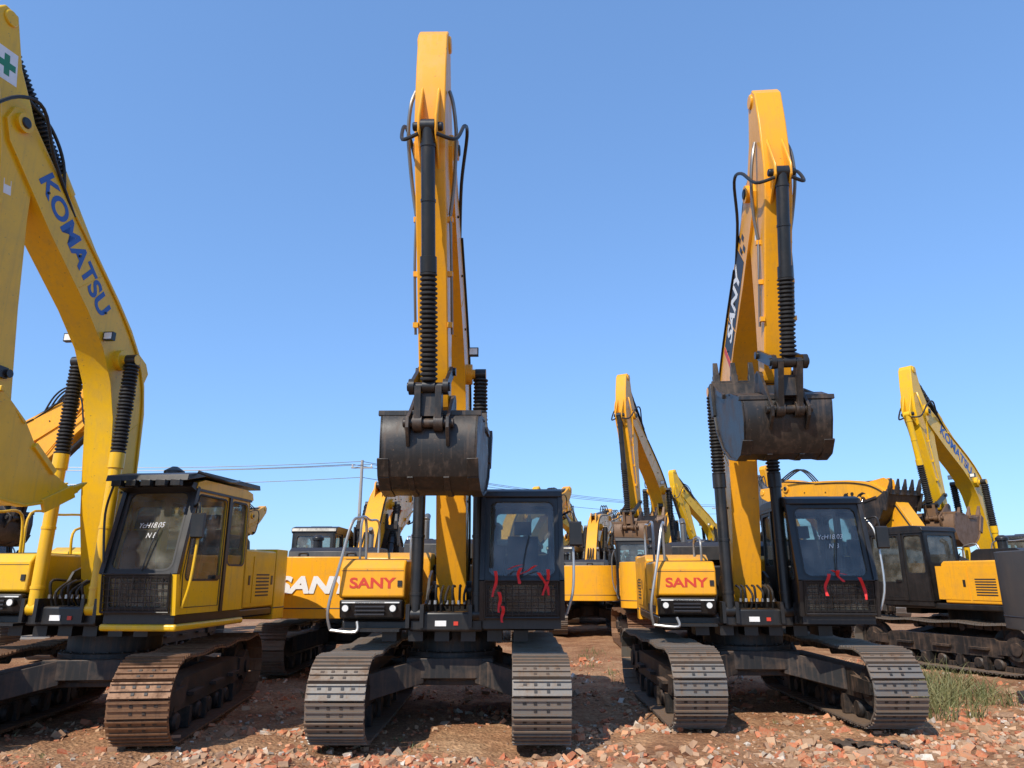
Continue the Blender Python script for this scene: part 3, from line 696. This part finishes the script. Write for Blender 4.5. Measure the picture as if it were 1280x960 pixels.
def tuft(x,y,n,h,sp):
    for i in range(n): blade(random.gauss(x,sp),random.gauss(y,sp),h*random.uniform(.4,1.1),.008,random.uniform(.2,1.0))
for i in range(48): tuft(random.uniform(5.6,8.8),random.uniform(12.6,15),40,.5*random.uniform(.6,1.4),.14)
for i in range(22): tuft(random.uniform(-3.6,-2.6),random.uniform(13.2,17),22,.22,.15)
for i in range(12): tuft(random.uniform(1.0,2.4),random.uniform(15,22),14,.18,.15)
for i in range(18):
    x=random.uniform(-7,9); y=random.uniform(8.9,13); tuft(x,y,9,.09,.05)
for i in range(7): tuft(random.uniform(6.1,6.9),random.uniform(11.2,12.4),22,.5,.06)
for i in range(500): tuft(random.uniform(-60,80),random.uniform(50,110),12,1.0,.9)
me=bpy.data.meshes.new('grass'); me.from_pydata(vs,[],fs); me.materials.append(gm); o=bpy.data.objects.new('grass',me); scene.collection.objects.link(o)
tm=leafmat('distant_foliage',(.035,.06,.025),(.09,.12,.05))
vs=[];fs=[]
for t in range(150):
    tx=random.uniform(-190,230); ty=random.uniform(190,230); H=random.uniform(4,9)
    for k in range(70):
        a=random.uniform(0,6.3); rr=H*.45*random.random()**.5; zz=H*random.uniform(.25,1); rr*=math.sin(math.pi*min(1,zz/H*.8+.15))**.6
        x=tx+rr*math.cos(a); y=ty+rr*math.sin(a); s=random.uniform(.4,1.0); o=len(vs)
        for j in range(4): vs.append((x+random.uniform(-s,s),y+random.uniform(-s,s),zz+random.uniform(-s,s)))
        fs+= [(o,o+1,o+2),(o,o+2,o+3),(o+1,o+3,o+2)]
me=bpy.data.meshes.new('distant_trees'); me.from_pydata(vs,[],fs); me.materials.append(tm); o=bpy.data.objects.new('distant_trees',me); scene.collection.objects.link(o)
conc=paint('concrete_pole',(.32,.31,.29),.8,amt=.2)
poles=[(-60,52,11.2),(-12.7,60,11.6),(31.5,110,12.8),(75,160,12.4)]
for (x,y,h) in poles:
    root=bpy.data.objects.new('utility_pole',None); scene.collection.objects.link(root); root.location=(x,y,0)
    mb=MB(); mb.cyl((0,0,-.5),(0,0,h),.19,conc,r1=.12,n=14); mb.obj('pole',root)
    mb=MB(); mb.box(-.9,.9,-.06,.06,h-.7,h-.58,conc)
    for q in (-.8,0,.8): mb.rings((q,0,h-.58),(q,0,h-.35),[(0,.05),(.4,.08),(.6,.05),(1,.06)],M['white'],10)
    mb.obj('crossarm',root)
mb=MB()
for a,b_ in zip(poles[:-1],poles[1:]):
    for q,dz in ((-.8,0),(0,.25),(.8,0),(0,-1.1)):
        P0=V((a[0]+q,a[1],a[2]-.35+dz)); P1=V((b_[0]+q,b_[1],b_[2]-.35+dz))
        mb.tube([P0.lerp(P1,t/12)+V((0,0,-.9*4*(t/12)*(1-t/12))) for t in range(13)],.026,M['pipe'],n=5,sub=1)
mb.obj('power_lines')
# ---------------------------------------------------------------- light, sky, camera
az=rad(-33); el=rad(44)
Sd=V((math.sin(az)*math.cos(el),-math.cos(az)*math.cos(el),math.sin(el)))
sun=bpy.data.lights.new('sun','SUN'); sun.energy=5.0; sun.angle=rad(.5); sun.color=(1,.92,.80)
so_=bpy.data.objects.new('sun',sun); scene.collection.objects.link(so_); so_.rotation_euler=Sd.to_track_quat('Z','Y').to_euler()
w=bpy.data.worlds.new('World'); scene.world=w; w.use_nodes=True
nt=w.node_tree; bg=nt.nodes['Background']; sk=nt.nodes.new('ShaderNodeTexSky'); sk.sky_type='NISHITA'; sk.sun_disc=False
sk.sun_elevation=el; sk.sun_rotation=rad(180+33); sk.altitude=0; sk.air_density=1.0; sk.dust_density=.4; sk.ozone_density=2.0
ga=nt.nodes.new('ShaderNodeGamma'); ga.inputs['Gamma'].default_value=.55
tint=nt.nodes.new('ShaderNodeMix'); tint.data_type='RGBA'; tint.blend_type='MULTIPLY'; tint.inputs['Factor'].default_value=1; tint.inputs['B'].default_value=(1.28,1.95,2.92,1)
nt.links.new(sk.outputs[0],ga.inputs['Color']); nt.links.new(ga.outputs[0],tint.inputs['A']); nt.links.new(tint.outputs['Result'],bg.inputs['Color']); bg.inputs['Strength'].default_value=.15
cam=bpy.data.cameras.new('camera'); co=bpy.data.objects.new('camera',cam); scene.collection.objects.link(co)
cam.sensor_width=36; cam.lens=25.03; cam.clip_end=5000; co.location=(0,0,2.0); co.rotation_euler=(rad(90+15.2),0,0)
scene.camera=co
scene.view_settings.view_transform='Standard'; scene.view_settings.look='None'; scene.view_settings.exposure=0
